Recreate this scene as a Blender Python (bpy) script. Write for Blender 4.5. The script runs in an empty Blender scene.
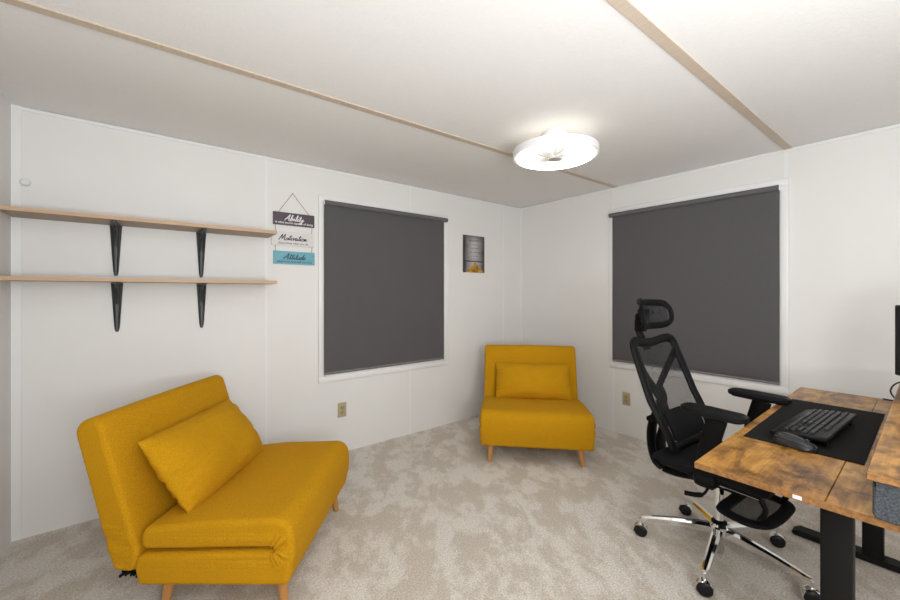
import bpy, bmesh, math, random
from mathutils import Vector, Matrix
from mathutils.geometry import tessellate_polygon
random.seed(7)
SC = bpy.context.scene
C = SC.collection
PI = math.pi
H = 2.26                      # ceiling height
XL, YB = -3.94, -4.7          # left wall, wall behind the photographer

# ------------------------------------------------------------------ materials
def nodes_of(name):
    m = bpy.data.materials.new(name); m.use_nodes = True
    nt = m.node_tree; b = nt.nodes['Principled BSDF']
    return m, nt, b
def mat(name, col, rough=.5, metal=0., var=.0, vscale=20., bump=0., bscale=200., emis=0., spec=None, coat=0.):
    m, nt, b = nodes_of(name)
    b.inputs['Roughness'].default_value = rough
    b.inputs['Metallic'].default_value = metal
    b.inputs['Base Color'].default_value = (*col, 1)
    if spec is not None: b.inputs['Specular IOR Level'].default_value = spec
    if coat: b.inputs['Coat Weight'].default_value = coat
    if emis:
        b.inputs['Emission Color'].default_value = (*col, 1); b.inputs['Emission Strength'].default_value = emis
    tc = nt.nodes.new('ShaderNodeTexCoord')
    if var:
        n = nt.nodes.new('ShaderNodeTexNoise'); n.inputs['Scale'].default_value = vscale; n.inputs['Detail'].default_value = 5
        r = nt.nodes.new('ShaderNodeValToRGB')
        r.color_ramp.elements[0].position = .3; r.color_ramp.elements[1].position = .7
        r.color_ramp.elements[0].color = (*[c*(1-var) for c in col], 1)
        r.color_ramp.elements[1].color = (*[min(1, c*(1+var)) for c in col], 1)
        nt.links.new(tc.outputs['Object'], n.inputs['Vector']); nt.links.new(n.outputs['Fac'], r.inputs['Fac'])
        nt.links.new(r.outputs['Color'], b.inputs['Base Color'])
    if bump:
        n2 = nt.nodes.new('ShaderNodeTexNoise'); n2.inputs['Scale'].default_value = bscale; n2.inputs['Detail'].default_value = 3
        bp = nt.nodes.new('ShaderNodeBump'); bp.inputs['Strength'].default_value = bump; bp.inputs['Distance'].default_value = .004
        nt.links.new(tc.outputs['Object'], n2.inputs['Vector']); nt.links.new(n2.outputs['Fac'], bp.inputs['Height'])
        nt.links.new(bp.outputs['Normal'], b.inputs['Normal'])
    return m

def mat_fabric(name, col, var=.12, weave=900., rough=.95, wrinkle=.0, fine=.35):
    m, nt, b = nodes_of(name)
    b.inputs['Roughness'].default_value = rough; b.inputs['Specular IOR Level'].default_value = .15
    b.inputs['Sheen Weight'].default_value = .15; b.inputs['Sheen Roughness'].default_value = .5
    b.inputs['Sheen Tint'].default_value = (*[min(1, c*1.6+.02) for c in col], 1)
    L = nt.links.new
    tc = nt.nodes.new('ShaderNodeTexCoord')
    w = nt.nodes.new('ShaderNodeTexNoise'); w.inputs['Scale'].default_value = weave*.35; w.inputs['Detail'].default_value = 2
    r = nt.nodes.new('ShaderNodeValToRGB')
    r.color_ramp.elements[0].position = .35; r.color_ramp.elements[1].position = .65
    r.color_ramp.elements[0].color = (*[c*(1-var) for c in col], 1); r.color_ramp.elements[1].color = (*[c*(1+var) for c in col], 1)
    L(tc.outputs['Object'], w.inputs['Vector']); L(w.outputs['Fac'], r.inputs['Fac']); L(r.outputs['Color'], b.inputs['Base Color'])
    n = nt.nodes.new('ShaderNodeTexNoise'); n.inputs['Scale'].default_value = weave; n.inputs['Detail'].default_value = 2
    L(tc.outputs['Object'], n.inputs['Vector'])
    b1 = nt.nodes.new('ShaderNodeBump'); b1.inputs['Strength'].default_value = fine; b1.inputs['Distance'].default_value = .002
    L(n.outputs['Fac'], b1.inputs['Height'])
    if wrinkle:
        n3 = nt.nodes.new('ShaderNodeTexNoise'); n3.inputs['Scale'].default_value = 7; n3.inputs['Detail'].default_value = 3; n3.inputs['Distortion'].default_value = .6
        b3 = nt.nodes.new('ShaderNodeBump'); b3.inputs['Strength'].default_value = wrinkle; b3.inputs['Distance'].default_value = .02
        L(tc.outputs['Object'], n3.inputs['Vector']); L(n3.outputs['Fac'], b3.inputs['Height']); L(b3.outputs['Normal'], b1.inputs['Normal'])
    L(b1.outputs['Normal'], b.inputs['Normal'])
    return m

def mat_carpet():
    m, nt, b = nodes_of('carpet')
    L = nt.links.new
    b.inputs['Roughness'].default_value = 1; b.inputs['Specular IOR Level'].default_value = .05
    tc = nt.nodes.new('ShaderNodeTexCoord')
    mp = nt.nodes.new('ShaderNodeMapping'); mp.vector_type = 'TEXTURE'; mp.inputs['Rotation'].default_value = (0, 0, -.60); mp.inputs['Scale'].default_value = (1.0, 1.7, 1)
    L(tc.outputs['Object'], mp.inputs['Vector'])
    n1 = nt.nodes.new('ShaderNodeTexNoise'); n1.inputs['Scale'].default_value = 6.6; n1.inputs['Detail'].default_value = 9; n1.inputs['Roughness'].default_value = .66; n1.inputs['Distortion'].default_value = .12
    L(mp.outputs['Vector'], n1.inputs['Vector'])
    r1 = nt.nodes.new('ShaderNodeValToRGB'); e = r1.color_ramp.elements
    e[0].position = .455; e[0].color = (.655, .59, .51, 1)
    e[1].position = .555; e[1].color = (.80, .755, .695, 1)
    L(n1.outputs['Fac'], r1.inputs['Fac'])
    n2 = nt.nodes.new('ShaderNodeTexNoise'); n2.inputs['Scale'].default_value = 130; n2.inputs['Detail'].default_value = 3; n2.inputs['Roughness'].default_value = .7
    L(tc.outputs['Object'], n2.inputs['Vector'])
    r2 = nt.nodes.new('ShaderNodeValToRGB'); e = r2.color_ramp.elements
    e[0].position = .33; e[0].color = (.60, .57, .54, 1); e[1].position = .62; e[1].color = (1.12, 1.12, 1.12, 1)
    L(n2.outputs['Fac'], r2.inputs['Fac'])
    mx = nt.nodes.new('ShaderNodeMix'); mx.data_type = 'RGBA'; mx.blend_type = 'MULTIPLY'; mx.inputs['Factor'].default_value = .8
    L(r1.outputs['Color'], mx.inputs['A']); L(r2.outputs['Color'], mx.inputs['B'])
    L(mx.outputs['Result'], b.inputs['Base Color'])
    bp = nt.nodes.new('ShaderNodeBump'); bp.inputs['Strength'].default_value = .55; bp.inputs['Distance'].default_value = .010
    L(n2.outputs['Fac'], bp.inputs['Height']); L(bp.outputs['Normal'], b.inputs['Normal'])
    return m

def mat_rustic(name, bright=1.):
    """brown rustic laminate: grain along X, amber patches and dark smudges"""
    m, nt, b = nodes_of(name)
    L = nt.links.new
    b.inputs['Roughness'].default_value = .36; b.inputs['Specular IOR Level'].default_value = .5
    tc = nt.nodes.new('ShaderNodeTexCoord')
    mp = nt.nodes.new('ShaderNodeMapping'); mp.inputs['Scale'].default_value = (2.2, 5., 5.)
    L(tc.outputs['Object'], mp.inputs['Vector'])
    n1 = nt.nodes.new('ShaderNodeTexNoise'); n1.inputs['Scale'].default_value = 2.4; n1.inputs['Detail'].default_value = 8; n1.inputs['Roughness'].default_value = .62; n1.inputs['Distortion'].default_value = .9
    L(mp.outputs['Vector'], n1.inputs['Vector'])
    r1 = nt.nodes.new('ShaderNodeValToRGB'); e = r1.color_ramp.elements
    e[0].position = .32; e[0].color = (.085, .036, .010, 1)
    e[1].position = .70; e[1].color = (.66, .36, .10, 1)
    x = e.new(.43); x.color = (.30, .135, .030, 1)
    x = e.new(.54); x.color = (.50, .245, .050, 1)
    L(n1.outputs['Fac'], r1.inputs['Fac'])
    mp2 = nt.nodes.new('ShaderNodeMapping'); mp2.inputs['Scale'].default_value = (3., 60., 60.)
    L(tc.outputs['Object'], mp2.inputs['Vector'])
    n2 = nt.nodes.new('ShaderNodeTexNoise'); n2.inputs['Scale'].default_value = 2.5; n2.inputs['Detail'].default_value = 4
    L(mp2.outputs['Vector'], n2.inputs['Vector'])
    r2 = nt.nodes.new('ShaderNodeValToRGB'); e = r2.color_ramp.elements
    e[0].position = .35; e[0].color = (.72, .70, .66, 1); e[1].position = .65; e[1].color = (1.1, 1.1, 1.1, 1)
    L(n2.outputs['Fac'], r2.inputs['Fac'])
    n3 = nt.nodes.new('ShaderNodeTexNoise'); n3.inputs['Scale'].default_value = 9; n3.inputs['Detail'].default_value = 5; n3.inputs['Roughness'].default_value = .7
    L(tc.outputs['Object'], n3.inputs['Vector'])
    r3 = nt.nodes.new('ShaderNodeValToRGB'); e = r3.color_ramp.elements
    e[0].position = .36; e[0].color = (.20, .17, .15, 1); e[1].position = .50; e[1].color = (1, 1, 1, 1)
    L(n3.outputs['Fac'], r3.inputs['Fac'])
    mx = nt.nodes.new('ShaderNodeMix'); mx.data_type = 'RGBA'; mx.blend_type = 'MULTIPLY'; mx.inputs['Factor'].default_value = .8
    L(r1.outputs['Color'], mx.inputs['A']); L(r2.outputs['Color'], mx.inputs['B'])
    m2 = nt.nodes.new('ShaderNodeMix'); m2.data_type = 'RGBA'; m2.blend_type = 'MULTIPLY'; m2.inputs['Factor'].default_value = .8
    L(mx.outputs['Result'], m2.inputs['A']); L(r3.outputs['Color'], m2.inputs['B'])
    m3 = nt.nodes.new('ShaderNodeMix'); m3.data_type = 'RGBA'; m3.blend_type = 'MULTIPLY'; m3.inputs['Factor'].default_value = 1
    m3.inputs['B'].default_value = (bright, bright, bright, 1)
    L(m2.outputs['Result'], m3.inputs['A']); L(m3.outputs['Result'], b.inputs['Base Color'])
    return m

def mat_wood(name, col, dark, sc=(1.5, 30, 30), rough=.5):
    m, nt, b = nodes_of(name)
    L = nt.links.new
    b.inputs['Roughness'].default_value = rough
    tc = nt.nodes.new('ShaderNodeTexCoord'); mp = nt.nodes.new('ShaderNodeMapping'); mp.inputs['Scale'].default_value = sc
    n = nt.nodes.new('ShaderNodeTexNoise'); n.inputs['Scale'].default_value = 3; n.inputs['Detail'].default_value = 6; n.inputs['Distortion'].default_value = .4
    r = nt.nodes.new('ShaderNodeValToRGB'); r.color_ramp.elements[0].position = .3; r.color_ramp.elements[1].position = .7
    r.color_ramp.elements[0].color = (*dark, 1); r.color_ramp.elements[1].color = (*col, 1)
    L(tc.outputs['Object'], mp.inputs['Vector']); L(mp.outputs['Vector'], n.inputs['Vector']); L(n.outputs['Fac'], r.inputs['Fac']); L(r.outputs['Color'], b.inputs['Base Color'])
    return m

def mat_mesh(name, col, opacity, cell=260.):
    """woven see-through mesh cloth: cells of open air between threads"""
    m, nt, b = nodes_of(name)
    L = nt.links.new
    b.inputs['Base Color'].default_value = (*col, 1); b.inputs['Roughness'].default_value = .7
    tr = nt.nodes.new('ShaderNodeBsdfTransparent')
    mx = nt.nodes.new('ShaderNodeMixShader')
    tc = nt.nodes.new('ShaderNodeTexCoord')
    v = nt.nodes.new('ShaderNodeTexVoronoi'); v.inputs['Scale'].default_value = cell
    L(tc.outputs['Object'], v.inputs['Vector'])
    r = nt.nodes.new('ShaderNodeValToRGB'); r.color_ramp.elements[0].position = .15; r.color_ramp.elements[1].position = .65
    r.color_ramp.elements[0].color = (max(0, opacity-.3),)*3+(1,); r.color_ramp.elements[1].color = (min(1, opacity+.3),)*3+(1,)
    L(v.outputs['Distance'], r.inputs['Fac']); L(r.outputs['Color'], mx.inputs['Fac'])
    L(tr.outputs[0], mx.inputs[1]); L(b.outputs[0], mx.inputs[2])
    L(mx.outputs[0], nt.nodes['Material Output'].inputs['Surface'])
    return m

def mat_poster():
    """grey misty sky fading to dark sides, dark horizon band and a golden road"""
    m, nt, b = nodes_of('poster_print')
    L = nt.links.new
    b.inputs['Roughness'].default_value = .4
    tc = nt.nodes.new('ShaderNodeTexCoord'); sp = nt.nodes.new('ShaderNodeSeparateXYZ')
    L(tc.outputs['Object'], sp.inputs['Vector'])
    def math_(op, a, bb=None):
        n = nt.nodes.new('ShaderNodeMath'); n.operation = op
        for i, q in enumerate((a, bb)):
            if q is None: continue
            if isinstance(q, (int, float)): n.inputs[i].default_value = q
            else: L(q, n.inputs[i])
        return n.outputs[0]
    ax = math_('ABSOLUTE', sp.outputs['X'])
    nz = nt.nodes.new('ShaderNodeTexNoise'); nz.inputs['Scale'].default_value = 14; nz.inputs['Detail'].default_value = 5
    L(tc.outputs['Object'], nz.inputs['Vector'])
    axn = math_('ADD', math_('MULTIPLY', ax, 6.0), math_('MULTIPLY', nz.outputs['Fac'], .35))
    r = nt.nodes.new('ShaderNodeValToRGB'); e = r.color_ramp.elements
    e[0].position = .30; e[0].color = (.50, .48, .48, 1); e[1].position = .98; e[1].color = (.035, .028, .03, 1)
    L(axn, r.inputs['Fac'])
    # top darkening of the printed sky
    rt = nt.nodes.new('ShaderNodeMapRange'); rt.inputs['From Min'].default_value = .13; rt.inputs['From Max'].default_value = .20
    L(sp.outputs['Z'], rt.inputs['Value'])
    mA = nt.nodes.new('ShaderNodeMix'); mA.data_type = 'RGBA'; mA.inputs['B'].default_value = (.10, .09, .09, 1)
    L(rt.outputs['Result'], mA.inputs['Factor']); L(r.outputs['Color'], mA.inputs['A'])
    # dark hills band
    d = math_('ABSOLUTE', math_('SUBTRACT', sp.outputs['Z'], math_('MULTIPLY_ADD', sp.outputs['X'], -.12)))
    band = math_('LESS_THAN', math_('ABSOLUTE', math_('ADD', sp.outputs['Z'], .075)), .006)
    mB = nt.nodes.new('ShaderNodeMix'); mB.data_type = 'RGBA'; mB.inputs['B'].default_value = (.03, .025, .025, 1)
    L(band, mB.inputs['Factor']); L(mA.outputs['Result'], mB.inputs['A'])
    # golden road: triangle opening downward from (0.02,-0.10)
    w = math_('MULTIPLY', math_('SUBTRACT', -.082, sp.outputs['Z']), 1.15)
    road = math_('LESS_THAN', math_('ABSOLUTE', math_('SUBTRACT', sp.outputs['X'], .012)), w)
    rc = nt.nodes.new('ShaderNodeValToRGB'); e = rc.color_ramp.elements
    e[0].position = .3; e[0].color = (.20, .075, .008, 1); e[1].position = .65; e[1].color = (.70, .42, .05, 1)
    L(nz.outputs['Fac'], rc.inputs['Fac'])
    mC = nt.nodes.new('ShaderNodeMix'); mC.data_type = 'RGBA'
    L(road, mC.inputs['Factor']); L(mB.outputs['Result'], mC.inputs['A']); L(rc.outputs['Color'], mC.inputs['B'])
    L(mC.outputs['Result'], b.inputs['Base Color'])
    return m

M = dict(
    wall=mat('wall_paint', (.80, .79, .772), .55, var=.012, vscale=3, bump=.05, bscale=120),
    trim=mat('white_trim', (.84, .84, .83), .4),
    ceiling=mat('ceiling_stipple', (.81, .795, .775), .8, var=.012, vscale=60, bump=.22, bscale=70),
    batten=mat_wood('ceiling_batten', (.60, .50, .40), (.53, .43, .335), (30, 2, 30), .5),
    carpet=mat_carpet(),
    mustard=mat_fabric('mustard_fabric', (.53, .262, .006), .2, wrinkle=.18),
    mustard_p=mat_fabric('mustard_pillow_fabric', (.54, .27, .006), .2, wrinkle=.45),
    beech=mat_wood('beech_leg', (.56, .27, .085), (.45, .20, .055), (30, 30, 4), .4),
    shelf=mat_wood('shelf_laminate', (.40, .285, .205), (.33, .235, .165)),
    shelf_edge=mat_wood('shelf_edge', (.56, .375, .235), (.49, .32, .195)),
    bracket=mat('bracket_steel', (.018, .022, .022), .42, metal=.0),
    blind=mat_fabric('blind_fabric', (.215, .203, .212), .05, rough=.8, fine=.05),
    blind_tube=mat_fabric('blind_tube_fabric', (.135, .127, .134), .05, rough=.7, fine=.05),
    white_plastic=mat('white_plastic', (.80, .80, .79), .35),
    glass=mat('window_glass', (.05, .06, .07), .05, spec=.6),
    beige=mat('beige_plastic', (.46, .385, .235), .4),
    slot=mat('outlet_slot', (.10, .07, .035), .6),
    beige2=mat('beige_socket', (.40, .31, .18), .4),
    black=mat('black_plastic', (.005, .005, .0055), .5, spec=.12, bump=.1, bscale=600),
    blackfab=mat_fabric('black_seat_fabric', (.009, .009, .010), .2, rough=.85, fine=.1),
    armpad=mat('arm_pad', (.007, .007, .008), .5, spec=.16),
    meshcloth=mat_mesh('black_mesh_cloth', (.010, .010, .011), .46),
    meshlow=mat_mesh('black_mesh_cloth_open', (.02, .02, .02), .5, 600.),
    chrome=mat('chrome', (.80, .80, .80), .07, metal=1.),
    steel=mat('brushed_steel', (.55, .55, .55), .28, metal=1.),
    tyre=mat('caster_black', (.010, .010, .011), .35, spec=.22),
    rustic=mat_rustic('rustic_board', 1.0),
    rustic_edge=mat_wood('rustic_edge', (.34, .16, .045), (.16, .07, .02), (3, 30, 30), .45),
    deskmetal=mat('desk_black_metal', (.0055, .005, .0045), .55, spec=.22, bump=.1, bscale=900),
    pad=mat_fabric('desk_pad', (.0085, .0085, .0085), .15, rough=.8, fine=.05),
    key=mat('key_cap', (.030, .030, .033), .4),
    kbody=mat('keyboard_body', (.005, .005, .006), .4, spec=.22),
    mouse=mat('mouse_shell', (.012, .012, .014), .3, coat=.3),
    mouse_silver=mat('mouse_grey', (.05, .055, .06), .25, coat=.3),
    greyfab=mat_fabric('charcoal_felt', (.068, .075, .082), .35, 700),
    screen=mat('screen', (.022, .023, .025), .25),
    cable=mat('cable_black', (.01, .01, .01), .45),
    lampwhite=mat('lamp_white', (.85, .85, .85), .4),
    lampglow=mat('lamp_glow', (1., .95, .87), .5, emis=14.), lampin=mat('lamp_inner_glow', (1., .96, .90), .5, emis=.40), lampup=mat('lamp_top_glow', (1., .94, .85), .5, emis=.5),
    lampgrille=mat('lamp_grille', (.24, .23, .22), .5),
    lampgrey=mat('lamp_hub', (.42, .41, .40), .4),
    sign_purple=mat_wood('sign_purple', (.105, .078, .098), (.078, .058, .074), (6, 40, 40), .6),
    sign_white=mat_wood('sign_white', (.78, .755, .745), (.70, .675, .67), (6, 40, 40), .6),
    sign_teal=mat_wood('sign_teal', (.20, .46, .54), (.13, .38, .47), (6, 40, 40), .6),
    ink_white=mat('ink_white', (.82, .80, .80), .6),
    ink_dark=mat('ink_dark', (.04, .032, .038), .6),
    ink_brown=mat('ink_brown', (.22, .17, .17), .6),
    ink_navy=mat('ink_navy', (.025, .07, .11), .6),
    twine=mat('twine', (.20, .15, .11), .9),
    poster=mat_poster(), posteredge=mat('poster_edge', (.02, .018, .018), .6),
    kbtext=mat('keyboard_mark', (.45, .45, .45), .5),
)

# ------------------------------------------------------------------ mesh helpers
def new(): return bmesh.new()
def box(bm, c, s, r=0., seg=3, rot=None):
    """rounded box centred at c with full size s"""
    g = bmesh.ops.create_cube(bm, size=1)
    vs = g['verts']
    for v in vs: v.co = Vector((v.co.x*s[0], v.co.y*s[1], v.co.z*s[2]))
    if r > 0:
        es = list({e for v in vs for e in v.link_edges})
        res = bmesh.ops.bevel(bm, geom=es, offset=min(r, min(s)*.49), segments=seg, profile=.5, affect='EDGES', clamp_overlap=True)
        vs = list({v for f in res['faces'] for v in f.verts} | {v for v in vs if v.is_valid})
    Mx = Matrix.Translation(Vector(c)) @ (rot.to_4x4() if rot else Matrix.Identity(4))
    for v in vs: v.co = Mx @ v.co
    return vs
def catmull(pts, n=8, closed=False):
    P = [Vector(p) for p in pts]; out = []; N = len(P)
    rng = N if closed else N-1
    for i in range(rng):
        if closed: p0, p1, p2, p3 = P[(i-1) % N], P[i], P[(i+1) % N], P[(i+2) % N]
        else: p0, p1, p2, p3 = P[max(i-1, 0)], P[i], P[i+1], P[min(i+2, N-1)]
        for k in range(n):
            t = k/n
            out.append(.5*((2*p1)+(-p0+p2)*t+(2*p0-5*p1+4*p2-p3)*t*t+(-p0+3*p1-3*p2+p3)*t**3))
    if not closed: out.append(P[-1])
    return out
def tube(bm, pts, r, seg=12, closed=False, ref=None, r2=None, caps=True):
    """sweep an ellipse: r (number or list) along `ref`-side axis, r2 across"""
    P = [Vector(p) for p in pts]; N = len(P)
    ra = r if isinstance(r, (list, tuple)) else [r]*N
    rb = r2 if isinstance(r2, (list, tuple)) else ([r2]*N if r2 is not None else ra)
    rings = []; prev = None
    for i in range(N):
        if closed: t = P[(i+1) % N]-P[(i-1) % N]
        else: t = P[min(i+1, N-1)]-P[max(i-1, 0)]
        t.normalize()
        if ref is not None: a = Vector(ref)
        else: a = prev if prev is not None else (Vector((0, 0, 1)) if abs(t.z) < .9 else Vector((1, 0, 0)))
        a = a-t*a.dot(t)
        if a.length < 1e-5: a = t.orthogonal()
        a.normalize(); prev = a; b = t.cross(a)
        rings.append([bm.verts.new(P[i]+a*(ra[i]*math.cos(2*PI*k/seg))+b*(rb[i]*math.sin(2*PI*k/seg))) for k in range(seg)])
    for i in range(N if closed else N-1):
        A, B = rings[i], rings[(i+1) % N]
        for k in range(seg):
            bm.faces.new((A[k], A[(k+1) % seg], B[(k+1) % seg], B[k]))
    if not closed and caps:
        bm.faces.new(list(reversed(rings[0]))); bm.faces.new(rings[-1])
def lathe(bm, prof, c=(0, 0, 0), seg=48, closed=False):
    """profile of (radius, z); poles closed with fans"""
    rings = []
    for (r, z) in prof:
        if r < 1e-6: rings.append([bm.verts.new((c[0], c[1], c[2]+z))])
        else: rings.append([bm.verts.new((c[0]+r*math.cos(2*PI*k/seg), c[1]+r*math.sin(2*PI*k/seg), c[2]+z)) for k in range(seg)])
    n = len(rings)
    for i in range(n if closed else n-1):
        A, B = rings[i], rings[(i+1) % n]
        for k in range(seg):
            k2 = (k+1) % seg
            if len(A) == 1 and len(B) == 1: continue
            if len(A) == 1: bm.faces.new((A[0], B[k2], B[k]))
            elif len(B) == 1: bm.faces.new((A[k], A[k2], B[0]))
            else: bm.faces.new((A[k], A[k2], B[k2], B[k]))
def cone(bm, p0, p1, r0, r1, seg=20):
    tube(bm, [p0, p1], [r0, r1], seg)
def prism(bm, poly, depth_axis, d0, d1):
    """extrude a polygon given in the two other axes (order kept) between d0 and d1"""
    def mk(a, b, d):
        return {'x': (d, a, b), 'y': (a, d, b), 'z': (a, b, d)}[depth_axis]
    A = [bm.verts.new(mk(a, b, d0)) for a, b in poly]; B = [bm.verts.new(mk(a, b, d1)) for a, b in poly]
    n = len(A)
    bm.faces.new(A); bm.faces.new(list(reversed(B)))
    for i in range(n): bm.faces.new((A[i], B[i], B[(i+1) % n], A[(i+1) % n]))
def obj(name, bm, m, parent=None, smooth=True, angle=35):
    me = bpy.data.meshes.new(name)
    bmesh.ops.recalc_face_normals(bm, faces=bm.faces[:])
    if smooth:
        ca = math.radians(angle)
        cl = bm.faces.layers.int.get('cap')
        for f in bm.faces: f.smooth = not (cl and f[cl])
        for e in bm.edges:
            if len(e.link_faces) == 2 and e.calc_face_angle(0) > ca: e.smooth = False
    bm.to_mesh(me); bm.free()
    ms = m if isinstance(m, (list, tuple)) else [m]
    for q in ms: me.materials.append(q)
    o = bpy.data.objects.new(name, me); C.objects.link(o)
    if parent: o.parent = parent
    return o
def thing(name, label, cat, loc=(0, 0, 0), rz=0., group=None):
    o = bpy.data.objects.new(name, None); C.objects.link(o)
    o.empty_display_size = .1
    o.location = loc; o.rotation_euler = (0, 0, rz); o['label'] = label; o['category'] = cat
    if group: o['group'] = group
    return o
def tag(o, label, cat, group=None):
    o['label'] = label; o['category'] = cat
    if group: o['group'] = group
    return o
def struct(name, bm, m, parent=None, smooth=False, label=None, cat=None):
    o = obj(name, bm, m, parent, smooth)
    if parent is None:
        o['kind'] = 'structure'
        if label: o['label'] = label
        if cat: o['category'] = cat
    return o
def dup(root, loc, rz, label):
    r = root.copy(); C.objects.link(r); r.location = loc; r.rotation_euler = (0, 0, rz); r['label'] = label
    for ch in list(root.children):
        c = ch.copy(); C.objects.link(c); c.parent = r
        for g in list(ch.children):
            d = g.copy(); C.objects.link(d); d.parent = c
    return r
def dupc(o, parent, loc=None, rot=None):
    c = o.copy(); C.objects.link(c); c.parent = parent
    if loc is not None: c.location = loc
    if rot is not None: c.rotation_euler = rot
    for g in list(o.children):
        d = g.copy(); C.objects.link(d); d.parent = c
    return c
def sbox(name, lo, hi, m, label=None, cat=None):
    bm = new(); c = [(a+b)/2 for a, b in zip(lo, hi)]; s = [b-a for a, b in zip(lo, hi)]
    box(bm, c, s); return struct(name, bm, m, label=label, cat=cat)

# ------------------------------------------------------------------ the room
T = .12
sbox('floor', (XL-T, YB-T, -.1), (T, T, 0), M['carpet'], 'cream cut pile carpet with brushed light and dark patches', 'carpet')
sbox('ceiling', (XL-T, YB-T, H), (T, T, H+.1), M['ceiling'], 'white stippled ceiling divided by two tan battens', 'ceiling')
sbox('wall_back', (XL-T, 0, 0), (T, T, H), M['wall'], 'white panelled wall with shelves and hanging sign', 'wall')
sbox('wall_right', (0, YB, 0), (T, 0, H), M['wall'], 'white panelled wall behind the desk', 'wall')
sbox('wall_left', (XL-T, YB, 0), (XL, 0, H), M['wall'], 'white wall at the far left edge', 'wall')
sbox('wall_front', (XL, YB-T, 0), (0, YB, H), M['wall'], 'white wall behind the viewpoint', 'wall')
tn = [0]
def trim(lo, hi, m, label):
    tn[0] += 1
    sbox('trim_%d' % tn[0], lo, hi, m, label, 'trim')
for ya, yb_, w in ((-1.054, -1.146, 'nearer the far wall'), (-2.276, -2.353, 'nearer the viewer')):
    tn[0] += 1; bm = new(); hw_ = .021
    ring = [[bm.verts.new((x, y+d, z)) for d, z in ((-hw_, H), (-hw_, H-.006), (hw_, H-.006), (hw_, H))] for x, y in ((XL, ya), (0, yb_))]
    for k in range(4): bm.faces.new((ring[0][k], ring[0][(k+1) % 4], ring[1][(k+1) % 4], ring[1][k]))
    bm.faces.new(ring[0]); bm.faces.new(ring[1][::-1])
    struct('trim_%d' % tn[0], bm, M['batten'], label='tan ceiling batten '+w, cat='trim')
for x, w in ((-.298, 'close to the far corner'), (-1.515, 'passing behind the left window'), (-2.722, 'at the shelf ends')):
    trim((x-.010, -.0025, 0), (x+.010, 0, H), M['trim'], 'narrow white panel strip ' + w)
for y, w in ((-1.119, 'beside the right window'), (-2.341, 'behind the right window edge')):
    trim((-.0025, y-.010, 0), (0, y+.010, H), M['trim'], 'narrow white panel strip ' + w)
trim((XL, -.006, 0), (XL+.035, 0, H), M['trim'], 'white corner moulding at the left corner')
trim((-.006, -.02, 0), (0, 0, H), M['trim'], 'white corner moulding at the far corner')
trim((XL, -.008, H-.020), (0, 0, H-.005), M['trim'], 'thin white moulding under the ceiling on the back wall')
trim((-.008, YB, H-.020), (0, 0, H-.005), M['trim'], 'thin white moulding under the ceiling on the right wall')

# ------------------------------------------------------------------ windows and roller blinds (built along local X on the plane y=0, room at -Y)
def window(n, loc, rz, w, z0, z1, label):
    f = .045
    bm = new()
    for (c, s) in (((0, -.008, z0+f/2), (w, .016, f)), ((0, -.008, z1-f/2), (w, .016, f)),
                   ((-w/2+f/2, -.008, (z0+z1)/2), (f, .016, z1-z0-2*f)), ((w/2-f/2, -.008, (z0+z1)/2), (f, .016, z1-z0-2*f))):
        box(bm, c, s, .003, 2)
    # inner bead
    for sx in (-1, 1): box(bm, (sx*(w/2-f-.006), -.010, (z0+z1)/2), (.012, .012, z1-z0-2*f), .002, 2)
    for z in (z0+f+.006, z1-f-.006): box(bm, (0, -.010, z), (w-2*f, .012, .012), .002, 2)
    o = struct('window_%d' % n, bm, M['trim'], smooth=True, label=label, cat='window')
    o.location = loc; o.rotation_euler = (0, 0, rz)
    g = new(); box(g, (0, -.003, (z0+z1)/2), (w-2*f, .004, z1-z0-2*f))
    obj('glass_pane', g, M['glass'], o, False)
    return o
def blind(loc, rz, w, z0, z1, W, lab):
    t = thing('roller_blind', lab, 'window blind', loc, rz, 'dark grey roller blinds')
    bm = new(); tube(bm, [(-w/2, -.034, z1), (w/2, -.034, z1)], .019, 24)
    obj('roller_tube', bm, M['blind_tube'], t)
    bm = new()
    nx, nz = 40, 30; g = []
    off = (-.017 if rz == 0 else .0135)
    for j in range(nz+1):
        row = []
        for i in range(nx+1):
            x = off-W/2+W*i/nx; z = z0+(z1-z0)*j/nz
            y = -.027+.0012*math.sin(i*.9)*math.sin(j*.35)
            row.append(bm.verts.new((x, y, z)))
        g.append(row)
    for j in range(nz):
        for i in range(nx): bm.faces.new((g[j][i], g[j][i+1], g[j+1][i+1], g[j+1][i]))
    bmesh.ops.solidify(bm, geom=bm.faces[:], thickness=.001)
    obj('blind_cloth', bm, M['blind'], t)
    bm = new(); box(bm, (off, -.027, z0+.004), (W, .009, .016), .003, 2)
    obj('bottom_bar', bm, M['blind'], t)
    for sx in (-1, 1):
        bm = new(); box(bm, (sx*(w/2+.004), -.030, z1), (.006, .030, .036), .002, 2); box(bm, (sx*(w/2+.004), -.0165, z1), (.016, .004, .046), .001, 1)
        obj('end_bracket', bm, M['white_plastic'], t)
    return t
bx0, bx1 = -2.350, -1.075
window(1, ((bx0+bx1)/2, 0, 0), 0, bx1-bx0, .585, 2.045, 'white framed window on the back wall')
blind((-1.710, 0, 0), 0, 1.202, .653, 1.987, 1.172, 'dark grey roller blind on the window between the hanging sign and poster')
window(2, (0, (-1.085-2.357)/2, 0), -PI/2, 2.357-1.085, .60, 2.06, 'white framed window behind the office chair')
blind((0, -1.7045, 0), -PI/2, 1.211, .664, 1.998, 1.190, 'dark grey roller blind on the window behind the office chair')

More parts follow.
